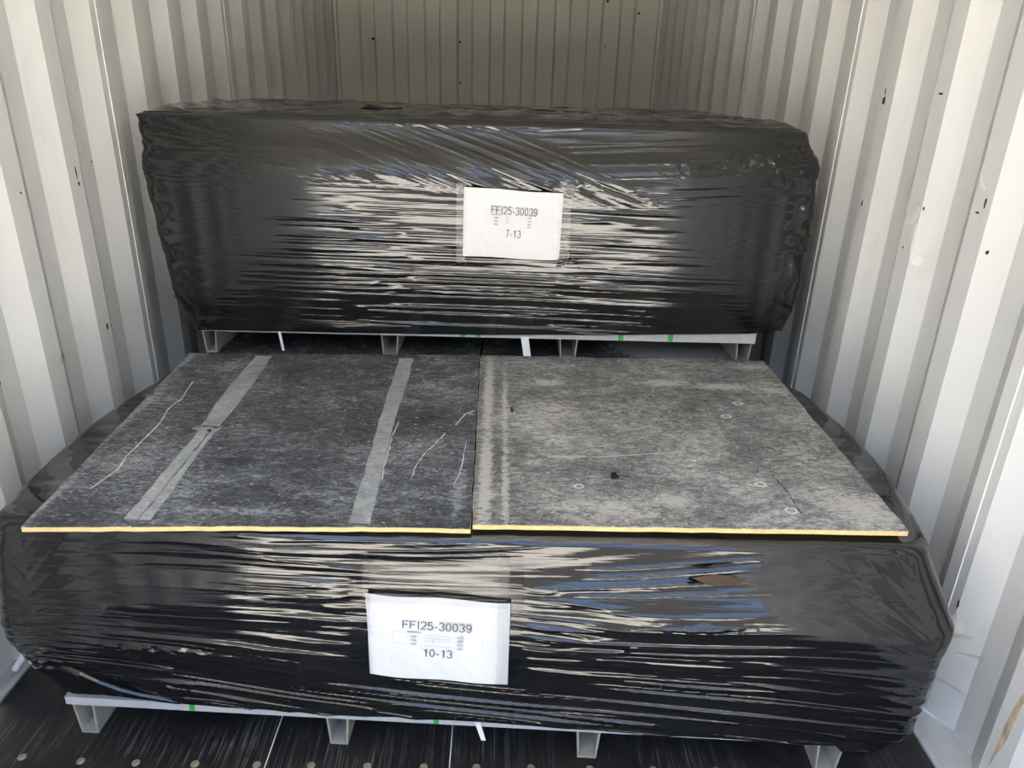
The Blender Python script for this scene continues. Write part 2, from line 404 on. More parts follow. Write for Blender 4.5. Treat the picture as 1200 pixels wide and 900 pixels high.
# ------------------------------------------------------------------ wrapped pallets
def film(a_l, a_r, bulge, depth, z0f, zt, disp, nz, nf, ns, rc=.035, rt=.03, topdisp=None, lean=None, plan=None):
    """a_l/a_r(z): half widths; bulge(x,z): forward bulge of the front; disp(s,z): wrinkle height."""
    tx, ty, th = [], [], []
    def seg(n, f):
        for k in range(n):
            a, b, c = f(k/float(n)); tx.append(a); ty.append(b); th.append(c)
    h = math.pi/2
    seg(nf, lambda t: (t, 0, -h)); seg(8, lambda t: (1, 0, -h+t*h)); seg(ns, lambda t: (1, t, 0)); seg(8, lambda t: (1, 1, t*h))
    seg(40, lambda t: (1-t, 1, h)); seg(8, lambda t: (0, 1, h+t*h)); seg(ns, lambda t: (0, 1-t, 2*h)); seg(8, lambda t: (0, 0, 2*h+t*h))
    tx, ty, th = map(np.array, (tx, ty, th)); ct, st = np.cos(th), np.sin(th)
    def loop(al, ar, inset, r):
        x0, x1, y0, y1 = -al+inset, ar-inset, inset, depth-inset
        return x0+r+tx*(x1-x0-2*r)+r*ct, y0+r+ty*(y1-y0-2*r)+r*st
    xm, ym = loop(a_l(zt*.6), a_r(zt*.6), 0, rc)
    dl = np.hypot(np.diff(xm, append=xm[0]), np.diff(ym, append=ym[0]))
    s = np.concatenate(([0], np.cumsum(dl)[:-1])); s = s - a_l(zt*.6) + rc; tot = dl.sum()
    s = np.where(s > tot/2, s-tot, s)
    rows = []
    def ring(z, inset, up, r):
        zz = z if np.ndim(z) else np.full_like(s, z)
        al, ar = a_l(zz), a_r(zz)
        x, y = loop(al, ar, inset, r)
        d = disp(s, zz + (inset if up > .99 else 0)) if up < .99 else 0
        fr = np.clip(-st, 0, 1)
        b = bulge(x, zz)*fr*(1-up)
        hz = math.sqrt(max(0, 1-up*up))
        x = x + ct*d*hz; y = y + st*d*hz - b
        zo = zz + d*up*.25
        if plan is not None: x = x + ct*plan(y/depth, zz)
        if lean is not None: y = y + lean(x, zz)*np.clip(1-y/depth, 0, 1)
        if up > .99 and topdisp is not None: zo = zz + topdisp(x, y)*min(1, inset/.06)
        rows.append(np.stack([x, y, zo], 1))
    zb = z0f(xm)
    ring(zb+.012, .035, 0, rc); ring(zb+.002, .010, 0, rc)
    for k in range(nz+1):
        t = k/float(nz); ring(zb+(zt-rt-zb)*t, 0, 0, rc)
    for k in range(1, 9):
        a = k/8*h; ring(zt-rt+rt*math.sin(a), rt*(1-math.cos(a)), math.sin(a) if k < 8 else 1, rc)
    lim = depth*.5-.01
    for k in range(1, 31): ring(zt, rt+(lim-rt)*(k/30.)**1.3, 1, rc*(1-k/30.)+.002)
    V = np.concatenate(rows); n = len(s); m = len(rows)
    i = np.arange(m-1)[:, None]*n + np.arange(n)[None]; j = np.arange(m-1)[:, None]*n + (np.arange(n)+1)[None] % n
    Q = np.stack([i, j, j+n, i+n], -1).reshape(-1, 4)
    me = bpy.data.meshes.new('stretch_film')
    V = V*S
    me.vertices.add(len(V)); me.vertices.foreach_set('co', V.astype(np.float32).ravel())
    loops = np.concatenate([Q.ravel(), np.arange((m-1)*n, m*n)]).astype(np.int32)
    st_ = np.concatenate([np.arange(len(Q))*4, [len(Q)*4]]).astype(np.int32)
    me.loops.add(len(loops)); me.loops.foreach_set('vertex_index', loops)
    me.polygons.add(len(st_)); me.polygons.foreach_set('loop_start', st_)
    me.update(calc_edges=True); me.validate()
    me.polygons.foreach_set('use_smooth', [True]*len(me.polygons))
    return me
def interp(pts):
    xs_, ys_ = [p[0] for p in pts], [p[1] for p in pts]
    return lambda z: np.interp(z, xs_, ys_)
def ridged(n): return 1-np.abs(2*n-1)
def streaks(s, w, Ls, Lw, seed):
    n = .62*vn(s/Ls, w/Lw, seed) + .38*vn(s/Ls*1.9+3.3, w/Lw*2.3+1.7, seed+5)
    return n
def crumple(s, z, sc, seed):
    a = ridged(vn(s*sc+z*sc*.5, z*sc-s*sc*.3, seed)); b = ridged(vn(s*sc*1.7-z*sc, z*sc*2+s*sc*.8, seed+9))
    return a*.6+b*.4
def gauss(x, c, w): return np.exp(-((x-c)/w)**2)

def disp_low(s, z):
    t = np.clip((z-.1)/.46, 0, 1)
    slope = np.interp(t, [0, .3, .55, .8, 1], [-.10, -.09, -.02, .03, .09])
    bl_ = sstep(-.30, -.62, s); slope = slope*(1-bl_) + bl_*(slope*.4-.08*sstep(.6, .4, t))
    w = z - slope*s*.8 + .03*fbm(s*1.3, z*3, 91, 2)
    m = sstep(.34, .60, fbm(s*1.3+2, w*11, 11, 3))
    calm = 1-.55*sstep(-.55, -.8, s)*sstep(.25, .4, z) - .35*sstep(.5, .8, s)
    low = 1+.5*sstep(.33, .22, z)
    d = .0034*(streaks(s, w, .34, .013, 21)-.5)*(.25+.75*m)*calm
    d = d + .0032*ridged(vn(s/.60, w/.018, 23))**4*(.15+.85*m)*calm*low + .0030*ridged(vn(s/.45+5, w/.0135, 25))**5*calm*low*sstep(.35, .6, fbm(s*2, w*14, 27, 2))
    d = d + .0045*(streaks(s, w, .5, .034, 31)-.5)*(.6+.4*calm)
    d = d + .010*(fbm(s*1.8, z*5, 41, 2)-.5)
    # short pleats where the film is pulled round the corners
    e = np.minimum(np.abs(s-.92), np.abs(s+.90))
    ang = np.arctan2(z-.30, e+.10)
    d = d + .0011*(ridged(vn(ang*16+e*3, e*4, 51))-.5)*sstep(.30, .03, e)
    cz = gauss(s, .46, .09)*gauss(z, .40, .012) + .9*gauss(s, -.66, .12)*gauss(z, .27, .02) + .8*gauss(s, -.72, .1)*gauss(z, .17, .02)
    tape = sstep(-.26, -.22, s)*sstep(.15, .11, s)*sstep(.22, .25, z)*sstep(.47, .44, z)   # pressed flat under the taped label
    d = d*(1-.8*tape)
    return d + .007*crumple(s, z, 42, 61)*np.minimum(cz, 1)
def disp_up(s, z):
    t = np.clip((z-.64)/.64, 0, 1)
    hi = sstep(.66, .74, t + .04*np.sin(s*4))         # diagonal pull of the film near the top
    wob = .006*fbm(s*1.5, z*4, 92, 2)
    edge = sstep(.50, .66, np.abs(s))
    m = sstep(.30, .6, fbm(s*1.4+7, z*9, 12, 3))
    def layer(k, sd, ls, lw):
        w = z - k*s + wob
        return .0026*ridged(vn(s/ls, w/(lw*1.35), sd))**4 + .0020*ridged(vn(s/ls*1.5+5, w/lw, sd+2))**4 + .0016*(streaks(s, w, ls*.6, lw, sd+4)-.5)
    j = s - (.27+(1.2-z)*1.9)                         # seam where the diagonal pull meets the level one
    mA = sstep(.05, -.03, j)*sstep(-.60, -.20, s); mB = sstep(-.03, .05, j)*sstep(.1, .3, s); mC = (1-mA-mB)
    d = hi*(mA*layer(-.36, 124, .55, .016)*1.15 + mB*layer(.05, 134, .6, .014) + mC*layer(-.11, 144, .7, .014)*.6)
    d = d + (1-hi)*(layer(-.015, 24, .75, .0125)*(1-.8*edge)*(.45+.55*m))
    d = d + .0036*(streaks(s, z+.02*s, .6, .036, 32)-.5)*(1-.6*edge)*(1-.6*hi)
    d = d + .006*(fbm(s*1.4, z*2.5, 42, 2)-.5)
    side = sstep(.90, .965, np.abs(s))
    d = d + side*.011*(ridged(vn(s*9, z*42, 71))*.6+.4*vn(s*9, z*16, 72)-.5)
    cz = gauss(s, .90, .14)*gauss(z, 1.19, .035) + .7*gauss(s, .6, .06)*gauss(z, 1.17, .02) + .8*gauss(s, .26, .05)*gauss(z, 1.12, .015)
    return d + .008*crumple(s, z, 34, 62)*np.minimum(cz, 1)

def runner_me(w, h, ln, sl):
    """open-ended channel, thin walled, sides drawn in towards the ground"""
    t = .005
    out = [(-w/2-sl, h), (w/2+sl, h), (w/2, 0), (-w/2, 0)]
    inn = [(-w/2-sl+t, h-t), (w/2+sl-t, h-t), (w/2-t*.8, t), (-w/2+t*.8, t)]
    V = []; Fc = []
    for y in (0, ln):
        V += [(x, y, z) for x, z in out] + [(x, y, z) for x, z in inn]
    for k in range(4):
        k2 = (k+1) % 4
        Fc += [(k, k2, 8+k2, 8+k), (4+k, 12+k, 12+k2, 4+k2), (k, 4+k, 4+k2, k2), (8+k, 8+k2, 12+k2, 12+k)]
    return mesh('runner', [(x*S, y*S, z*S) for x, y, z in V], Fc)
def arc(cx_, cy_, rx, ry, a0, a1, n=14):
    return [(cx_+rx*math.cos(math.radians(a0+(a1-a0)*k/n)), cy_+ry*math.sin(math.radians(a0+(a1-a0)*k/n))) for k in range(n+1)]
GLYPH = {                                              # stroke centre lines, cap height 1
    'F': (.62, [[(.06, .05), (.06, .95), (.56, .95)], [(.06, .52), (.50, .52)]]), 'I': (.26, [[(.13, 0), (.13, 1)]]),
    '1': (.56, [[(.12, .74), (.34, .95), (.34, 0)]]), '7': (.56, [[(.05, .95), (.50, .95), (.34, .60), (.22, .0)]]), '-': (.36, [[(.04, .36), (.32, .36)]]),
    '2': (.56, [arc(.28, .70, .22, .26, 170, -20)+[(.36, .38), (.06, .05), (.52, .05)]]),
    '3': (.56, [arc(.27, .73, .20, .23, 165, -85), arc(.27, .27, .23, .24, 85, -165)]),
    '5': (.56, [[(.48, .95), (.14, .95), (.09, .52)]+arc(.27, .32, .23, .28, 130, -160)]),
    '0': (.56, [arc(.28, .5, .21, .46, 0, 360, 26)]),
    '9': (.56, [arc(.28, .68, .21, .28, 0, 360, 20), [(.49, .68), (.48, .42)]+arc(.27, .36, .21, .32, 0, -150, 10)])}
def text_part(txt, size, x, z, y, parent, mat, name='lettering', rz=0, sx=1):
    cap = size*.72; wid = sum(GLYPH[c][0]+.06 for c in txt)-.06; pen = -wid/2; hw = .055; bm = bmesh.new()
    for c in txt:
        for st in GLYPH[c][1]:
            L = []; R = []
            for i, p in enumerate(st):
                a = st[max(0, i-1)]; b = st[min(len(st)-1, i+1)]; dx, dy = b[0]-a[0], b[1]-a[1]; ln = math.hypot(dx, dy) or 1
                k = 1.0
                if 0 < i < len(st)-1:                  # mitre
                    e = Vector((p[0]-a[0], p[1]-a[1])).normalized(); f = Vector((dx/ln, dy/ln)); k = 1/max(.6, e.dot(f))
                nx, ny = -dy/ln*hw*k, dx/ln*hw*k
                L.append((p[0]+nx, p[1]+ny)); R.append((p[0]-nx, p[1]-ny))
            lv = [bm.verts.new(((q[0]+pen)*cap*sx, (q[1]-.5)*cap, 0)) for q in L]; rv = [bm.verts.new(((q[0]+pen)*cap*sx, (q[1]-.5)*cap, 0)) for q in R]
            for i in range(len(st)-1): bm.faces.new((rv[i], rv[i+1], lv[i+1], lv[i]))
        pen += GLYPH[c][0]+.06
    me = bpy.data.meshes.new('lettering'); bm.to_mesh(me); bm.free()
    o = link(name, me, mat, parent); o.rotation_euler = (math.pi/2-y[1], rz, 0); o.location = (x, y[0](z), z); return o
def label_sheet(root, corners, number, seed, curl):
    """A4 landscape sheet; corners TL,TR,BR,BL as (x,z) in the pallet frame, y on the film front"""
    nx, nz = 28, 20; V = []; Fc = []
    (a, b, c, d) = corners[:4]; yt, yb_ = corners[4]; zt_, zb_ = (a[1]+b[1])/2, (c[1]+d[1])/2
    yl = lambda z: yb_+(yt-yb_)*(z-zb_)/(zt_-zb_)
    for j in range(nz+1):
        v = j/nz
        for i in range(nx+1):
            u = i/nx
            x = (a[0]*(1-u)+b[0]*u)*(1-v)+(d[0]*(1-u)+c[0]*u)*v
            z = (a[1]*(1-u)+b[1]*u)*(1-v)+(d[1]*(1-u)+c[1]*u)*v
            z += curl*math.sin(u*9+seed)*.0022*(1 if v in (0, 1) else .4)
            y = yl(z) - .004*float(vn(np.array(u*3.1), np.array(v*2.3), seed)) - .0025*math.sin(u*math.pi)
            V.append((x, y, z))
    off = len(V); V += [(x, y+.0006, z) for x, y, z in V]
    for j in range(nz):
        for i in range(nx):
            k = j*(nx+1)+i; Fc += [(k, k+1, k+nx+2, k+nx+1), (off+k, off+k+nx+1, off+k+nx+2, off+k+1)]
    o = link('label_sheet', mesh('label_sheet', V, Fc), M_paper, root, True)
    tag(o, 'white printed A4 label sheet')
    ang = math.atan2(b[1]-a[1], b[0]-a[0]); cxx = (a[0]+b[0]+c[0]+d[0])/4; zm = (a[1]+b[1]+c[1]+d[1])/4
    yy = (lambda z: yl(z)-.0078, math.atan2(yt-yb_, zt_-zb_))
    def at(du, dv): return cxx+du*math.cos(ang)-dv*math.sin(ang), zm+du*math.sin(ang)+dv*math.cos(ang)
    return o, at, ang, yy
def ink_bars(sheet, at, ang, yy, bars, name, mat):
    bm = bmesh.new()
    for du, dv, w, h in bars:
        q = [at(du-w/2, dv-h/2), at(du+w/2, dv-h/2), at(du+w/2, dv+h/2), at(du-w/2, dv+h/2)]
        bm.faces.new([bm.verts.new((x, yy[0](z), z)) for x, z in q])
    return tag(bm_obj(name, bm, mat, sheet), kind='stuff')
def clear_strip(root, pts, yf, seed, tilt=0):
    (x0, z0), (x1, z1) = pts; nx, nz = 16, 16; V = []; Fc = []
    for j in range(nz+1):
        for i in range(nx+1):
            u, v = i/nx, j/nz
            e = .35 if 0 < u < 1 and 0 < v < 1 else 1
            r = random.Random(seed*1000+j*37+i)
            V.append((x0+(x1-x0)*u+.004*(r.random()-.5)*e, yf+tilt*v-.0002*r.random(), z0+(z1-z0)*v+.003*(r.random()-.5)*e))
    for j in range(nz):
        for i in range(nx):
            k = j*(nx+1)+i; Fc.append((k, k+1, k+nx+2, k+nx+1))
    return link('clear_tape', mesh('clear_tape', V, Fc), M_clear, root, True)

def pallet(name, ox, oy, zbase, yaw, film_me, rail, feet, depth, h_foot):
    root = empty(name, T(ox, oy, zbase), yaw)
    link('stretch_film', film_me, M_film, root)
    rx0, rx1, rth, ry = rail
    bd = box('base_sheet', rx0*S, rx1*S, ry*S, (depth-.03)*S, h_foot*S, (h_foot+rth)*S, M_board_edge, root)
    rm = None
    for fx, fw, fy in feet:
        o = link('runner', runner_me(fw, h_foot-.0005, depth-.06-fy, .006), M_runner, root)
        o.location = (fx*S, fy*S, 0)
    return root, bd

# --- lower pallet (front of the load)
LH = .088
alL = interp([(.08, .875), (.13, .885), (.17, .915), (.2, .945), (.27, .98), (.33, .985), (.40, .98), (.48, .972), (.56, .958)])
arL = interp([(.05, .87), (.08, .905), (.11, .945), (.15, .965), (.30, .970), (.41, .985), (.47, .962), (.54, .935), (.57, .92)])
z0L = lambda x: np.interp(x, [-.95, -.88, -.75, -.6, 0, .6, .84, .9], [.135, .135, .122, .112, .108, .102, .098, .072])
leanL = lambda x, z: sstep(.24+.14*sstep(-.1, .4, x), .55, z)*np.clip(.045+.030*x, 0, .1)
bulL = lambda x, z: .016*np.sin(np.clip((z-.09)/.47, 0, 1)*math.pi)**.8 + .004
topL = lambda x, y: -.004+.006*fbm(x*9, y*9, 77, 2)+.004*ridged(vn(x*3, y*70, 78))
fmL = film(alL, arL, bulL, .92, z0L, .556, disp_low, 260, 330, 60, rc=.04, rt=.018, topdisp=topL, lean=leanL, plan=lambda v, z: np.sin(np.clip(v, 0, 1)*math.pi)*(.05*sstep(.3, .5, z)))
YAWL = math.atan(-.05)
low, bd = pallet('wrapped_pallet', 0, 1.19, 0, YAWL, fmL, (-.885, .855, .021, .002), [(-.850, .038, .006), (-.282, .040, .012), (.275, .042, .012), (.800, .045, .008)], .92, LH)
tag(low, 'low wide black film-wrapped pallet at the front, bearing the lower label 10-13', 'pallet', 'film-wrapped pallets')
for gx in (-.60, -.06, .445): box('green_mark', (gx-.006)*S, (gx+.006)*S, -.0006+.002*S, .004, (LH+.001)*S, (LH+.0205)*S, M_green, bd)
bm = bmesh.new()
V = [(.025, -.004, .105), (.037, -.004, .105), (.050, -.010, .060), (.040, -.010, .060)]
vv = [bm.verts.new((x*S, y*S, z*S)) for x, y, z in V]+[bm.verts.new((x*S, (y+.0012)*S, z*S)) for x, y, z in V]
for f in ((0,1,2,3),(7,6,5,4),(0,4,5,1),(1,5,6,2),(2,6,7,3),(3,7,4,0)): bm.faces.new([vv[i] for i in f])
bm_obj('strap_end', bm, M_strap, low)
# twisted film end pulled to the lower left corner
bm = bmesh.new()
tube_bm(bm, [(x*S, y*S, z*S) for x, y, z in [(-.86, -.012, .215), (-.815, -.022, .203), (-.775, -.028, .188), (-.735, -.024, .165), (-.70, -.018, .148), (-.66, -.010, .132), (-.62, -.004, .118)]], [.006, .008, .006, .0075, .006, .008, .005], 7)
bm_obj('twisted_film_end', bm, M_film, low, False)
fr = -.030                                            # film front at label height
sh, at, ang, yy = label_sheet(low, [(-.198*S, .436*S), (.094*S, .430*S), (.094*S, .247*S), (-.190*S, .257*S), (-.001*S, -.032*S)], '10-13', 3, 1)
text_part('FFI25-30039', .0270, *at(-.003, .033), yy, sh, M_ink, rz=-ang, sx=1.20)
text_part('10-13', .0262, *at(0, -.030), yy, sh, M_ink, rz=-ang, sx=1.2)
rows = []
for k in range(3): rows += [(-.052, .006-.0085*k, .012, .003), (.048, .010-.0085*k, .014, .003)]
rows += [(-.052, .016, .030, .003), (.048, -.0165, .012, .003)]
ink_bars(sh, at, ang, yy, rows, 'faint_print', M_ink2)
ink_bars(sh, at, ang, yy, [(-.085, .014, .022, .0006), (-.098, .004, .0006, .022), (0, .011, .055, .0006), (0, .004, .055, .0006), (0, -.002, .055, .0006), (-.01, .0, .0006, .02), (-.075, -.012, .05, .0006), (.095, .0, .0006, .022), (.0, -.014, .06, .0006)], 'table_rule', M_ink2)
clear_strip(low, [(-.235*S, .246*S), (-.185*S, .515*S)], -.038*S, 1, .024)
clear_strip(low, [(.070*S, .235*S), (.118*S, .515*S)], -.038*S, 2, .024)
clear_strip(low, [(-.20*S, .425*S), (.09*S, .512*S)], -.016*S, 3, .018)
# torn spot where brown packing shows through
bm = bmesh.new()
q = [(.445, .520), (.49, .529), (.555, .524), (.54, .511), (.48, .506)]
f0 = bm.faces.new([bm.verts.new((x*S, -.004*S+(z-.5)*.25*S, (z-.012)*S)) for x, z in q])
bmesh.ops.solidify(bm, geom=[f0], thickness=.001)
bm_obj('packing_patch', bm, M_card, low)

# --- hidden pallet that carries the upper one
fl2 = lambda z: np.interp(z, [.05, .2, .4, .56], [.86, .88, .89, .87])
fmH = film(fl2, fl2, lambda x, z: 0*z+.004, 1.08, lambda x: 0*x+.1, .540, lambda s, z: .004*streaks(s, z, .4, .03, 5)+.006*fbm(s*2, z*5, 6, 2), 40, 60, 30, topdisp=lambda x, y: -.006+.004*fbm(x*8, y*8, 3, 2), rt=.015)
hid, _ = pallet('wrapped_pallet', 0, 2.20, 0, 0, fmH, (-.86, .86, .024, .03), [(x, .045, .03) for x in (-.83, -.28, .27, .80)], 1.08, LH)
tag(hid, 'mostly hidden black wrapped pallet lying beneath the raised pallet at the back', 'pallet', 'film-wrapped pallets')

# --- upper pallet
ZU = .5575
UH = .082
alU = interp([(.0, .88), (.10, .905), (.14, .93), (.17, .945), (.33, .962), (.45, .975), (.56, .985), (.63, .985), (.68, 1.0), (.72, 1.01), (.74, .985)])
arU = interp([(.0, .93), (.11, .955), (.15, .968), (.21, .985), (.34, .992), (.48, .992), (.60, .985), (.65, .985), (.70, .962), (.74, .945)])
z0U = lambda x: np.interp(x, [-.95, -.5, 0, .5, .84, .88, .96], [.086, .089, .092, .105, .116, .118, .130])
leanU = lambda x, z: .055*sstep(.56, .715, z)**1.2 + 0*x
bulU = lambda x, z: .010*np.sin(np.clip((z-.09)/.62, 0, 1)*math.pi)+.004
topU = lambda x, y: -.006 + .012*fbm(x*3, y*4, 97, 2) + .016*ridged(vn(x*5, y*24, 98)) + .009*ridged(vn(x*9+y*6, y*40, 99))
fmU = film(alU, arU, bulU, 1.06, z0U, .725, lambda s, z: disp_up(s, z+ZU), 300, 340, 60, rc=.016, rt=.012, topdisp=topU, lean=leanU)
up, bdu = pallet('wrapped_pallet', 0, 2.20, ZU, 0, fmU, (-.885, .878, .034, .002), [(-.868, .034, .03), (-.293, .046, .035), (.285, .050, .04), (.858, .040, .04)], 1.06, UH)
tag(up, 'tall black film-wrapped pallet raised at the back, bearing the upper label 7-13', 'pallet', 'film-wrapped pallets')
for gx in (-.055, -.008, .447, .605): box('green_mark', (gx-.008)*S, (gx+.008)*S, -.0006+.002*S, .004, (UH+.001)*S, (UH+.0335)*S, M_green, bdu)
for gx, w in ((.140, .012), (-.634, .004)):
    bm = bmesh.new()
    V = [(gx-w, -.004, UH+.006), (gx+w, -.004, UH+.006), (gx+w+.010, -.012, .027), (gx-w+.010, -.012, .027)]
    vv = [bm.verts.new((x*S, y*S, z*S)) for x, y, z in V]+[bm.verts.new((x*S, (y+.0012)*S, z*S)) for x, y, z in V]
    for f in ((0,1,2,3),(7,6,5,4),(0,4,5,1),(1,5,6,2),(2,6,7,3),(3,7,4,0)): bm.faces.new([vv[i] for i in f])
    bm_obj('strap_end', bm, M_strap, up)
fr = -.026
sh, at, ang, yy = label_sheet(up, [(-.052*S, (1.108-ZU)*S), (.238*S, (1.096-ZU)*S), (.233*S, (.899-ZU)*S), (-.055*S, (.907-ZU)*S), (fr*S, fr*S)], '7-13', 5, .5)
text_part('FFI25-30039', .0335, *at(.003, .043), yy, sh, M_ink, rz=-ang, sx=.93)
text_part('7-13', .0325, *at(.004, -.027), yy, sh, M_ink, rz=-ang, sx=.93)
rows = [(-.052, .029, .03, .0025)]
for k in range(3): rows += [(-.052, .019-.010*k, .013, .004), (-.016, .023-.009*k, .010, .0015)]
for k in range(4): rows += [(.052, .024-.0095*k, .012, .004)]
ink_bars(sh, at, ang, yy, rows, 'faint_print', M_ink2)
clear_strip(up, [(-.075*S, (.885-ZU)*S), (-.045*S, (1.12-ZU)*S)], (fr-.007)*S, 4)
clear_strip(up, [(.225*S, (.885-ZU)*S), (.262*S, (1.125-ZU)*S)], (fr-.007)*S, 5)
# crumpled clear tape ends at the sheet's right corners
for (x, z, sc_) in ((.30, 1.105, .05), (.26, .895, .035), (.275, 1.125, .04)):
    bm = bmesh.new(); r = random.Random(int(x*100)); g = []
    for j in range(5):
        g.append([bm.verts.new(((x+(i-3)*sc_*.33+r.uniform(-.005, .005))*S, (fr-.010-r.uniform(0, .014))*S, (z-ZU+(j-2)*sc_*.13+r.uniform(-.005, .005))*S)) for i in range(7)])
    for j in range(4):
        for i in range(6): bm.faces.new((g[j][i], g[j][i+1], g[j+1][i+1], g[j+1][i]))
    bm_obj('crumpled_tape', bm, M_clear, up)
# loose tails of film on the top edge
for pts in ([(-.42, .30, .735), (-.37, .29, .748), (-.32, .30, .742), (-.27, .32, .746)], ):
    bm = bmesh.new(); tube_bm(bm, [(x*S, y*S, z*S) for x, y, z in pts], [.003, .010, .006, .003], 6); bm_obj('film_tail', bm, M_film, up)

# ------------------------------------------------------------------ loose boards on the lower pallet
ZT, TH = .58, .0115
def board(root, corners, mat, nx=24, ny=24, bow=None, seed=1, z=ZT, th=TH):
    """corners FL, FR, BR, BL in measured metres -> core and facing as two parts"""
    FL, FR, BR, BL = corners; o0 = root.location
    rngb = np.random.RandomState(seed)
    top = np.zeros((ny+1, nx+1, 3))
    for j in range(ny+1):
        for i in range(nx+1):
            u, v = i/nx, j/ny
            x = (FL[0]*(1-u)+FR[0]*u)*(1-v)+(BL[0]*(1-u)+BR[0]*u)*v
            y = (FL[1]*(1-u)+FR[1]*u)*(1-v)+(BL[1]*(1-u)+BR[1]*u)*v
            e = .0014
            if j in (0, ny): y += rngb.uniform(-e, e)
            if i in (0, nx): x += rngb.uniform(-e, e)*1.3
            zz = z + (bow(u, v) if bow else 0)
            p = T(x, y, zz)-o0; top[j, i] = p
    def slab(name, dz0, dz1, m, inset=0):
        V = []; Fc = []
        for dz in (dz0, dz1):
            for j in range(ny+1):
                for i in range(nx+1):
                    p = top[j, i].copy(); p[2] += dz
                    if inset:
                        p[0] += inset*(1 if i == 0 else -1 if i == nx else 0); p[1] += inset*(1 if j == 0 else -1 if j == ny else 0)
                    V.append(p)
        N = (nx+1)*(ny+1); id_ = lambda l, j, i: l*N+j*(nx+1)+i
        for j in range(ny):
            for i in range(nx):
                Fc.append((id_(0, j, i), id_(0, j+1, i), id_(0, j+1, i+1), id_(0, j, i+1)))
                Fc.append((id_(1, j, i), id_(1, j, i+1), id_(1, j+1, i+1), id_(1, j+1, i)))
        for i in range(nx):
            Fc.append((id_(0, 0, i), id_(0, 0, i+1), id_(1, 0, i+1), id_(1, 0, i))); Fc.append((id_(0, ny, i), id_(1, ny, i), id_(1, ny, i+1), id_(0, ny, i+1)))
        for j in range(ny):
            Fc.append((id_(0, j, 0), id_(1, j, 0), id_(1, j+1, 0), id_(0, j+1, 0))); Fc.append((id_(0, j, nx), id_(0, j+1, nx), id_(1, j+1, nx), id_(1, j, nx)))
        return link(name, mesh(name, V, Fc), m, root)
    slab('core', -th*S, -.0018*S, M_core)
    slab('facing', -.0018*S, 0, mat, .0004)
def ribbon(name, root, left, right, mat, lift=.0006, z=ZT, bow=0):
    V = []; o0 = root.location; n = len(left)
    for dz in (lift, -.0002):
        for a, b in zip(left, right):
            for q in (a, b):
                p = T(q[0], q[1], z)-o0; p.z += dz+bow; V.append(p)
    Fc = [(2*i, 2*i+1, 2*i+3, 2*i+2) for i in range(n-1)]
    Fc += [(2*i, 2*i+2, 2*n+2*i+2, 2*n+2*i) for i in range(n-1)] + [(2*i+1, 2*n+2*i+1, 2*n+2*i+3, 2*i+3) for i in range(n-1)]
    Fc += [(0, 2*n, 2*n+1, 1), (2*n-2, 2*n-1, 4*n-1, 4*n-2)]
    return link(name, mesh(name, V, Fc), mat, root)
def dens(pts, k=5, jit=0, seed=0):
    r = random.Random(seed); out = []
    for a, b in zip(pts, pts[1:]):
        for t in range(k): out.append((a[0]+(b[0]-a[0])*t/k+r.uniform(-jit, jit), a[1]+(b[1]-a[1])*t/k))
    return out+[pts[-1]]
def line_mark(name, root, pts, w, mat, seed=0, lift=.0006):
    r = random.Random(seed); d = dens(pts, 5, .0012, seed); L = []; R = []
    for i, p in enumerate(d):
        a = d[max(0, i-1)]; b = d[min(len(d)-1, i+1)]; dx, dy = b[0]-a[0], b[1]-a[1]; ln = math.hypot(dx, dy) or 1
        ww = w*(.35+r.random())*.5; L.append((p[0]-dy/ln*ww, p[1]+dx/ln*ww)); R.append((p[0]+dy/ln*ww, p[1]-dx/ln*ww))
    return ribbon(name, root, L, R, mat, lift)
def blot(name, root, x, y, rx, ry, mat, seed, n=14, jag=.4, lift=.0007, ring=False):
    r = random.Random(seed); o0 = root.location
    pts = [(x+rx*(1-jag*r.random())*math.cos(t), y+ry*(1-jag*r.random())*math.sin(t)) for t in [2*math.pi*k/n for k in range(n)]]
    V = []
    for dz in (lift, -.0002):
        for q in pts: p = T(q[0], q[1], ZT)-o0; p.z += dz; V.append(p)
    if ring:
        for q in pts: p = T(x+(q[0]-x)*.6, y+(q[1]-y)*.6, ZT)-o0; p.z += lift; V.append(p)
        Fc = [(k, (k+1) % n, 2*n+(k+1) % n, 2*n+k) for k in range(n)]
    else: Fc = [tuple(range(n))]
    Fc += [(k, n+k, n+(k+1) % n, (k+1) % n) for k in range(n)]
    return link(name, mesh(name, V, Fc), mat, root)

bl = empty('cover_board', T(-.44, 1.7, ZT-TH))
tag(bl, 'left loose board with dark dusty face and two grey tape strips', 'board', 'loose cover boards')
board(bl, [(-.847, 1.193), (.0105, 1.222), (-.0035, 2.201), (-.908, 2.157)], M_topL, seed=4, bow=lambda u, v: (.004*math.sin(u*math.pi)-.003*u)*(1-v)**3)
t1L = [(-.698,2.147),(-.697,2.037),(-.692,1.844),(-.685,1.733),(-.676,1.651)]; t1R = [(-.651,2.15),(-.643,2.069),(-.634,1.89),(-.632,1.757),(-.631,1.644)]
t1bL = [(-.676,1.640),(-.67,1.585),(-.67,1.473),(-.668,1.352),(-.666,1.224)]; t1bR = [(-.647,1.625),(-.645,1.564),(-.643,1.447),(-.641,1.33),(-.639,1.224)]
t1cL = [(-.643,1.625),(-.641,1.564),(-.639,1.447),(-.637,1.33),(-.636,1.222)]; t1cR = [(-.625,1.64),(-.631,1.564),(-.625,1.447),(-.618,1.33),(-.613,1.222)]
BW = .004
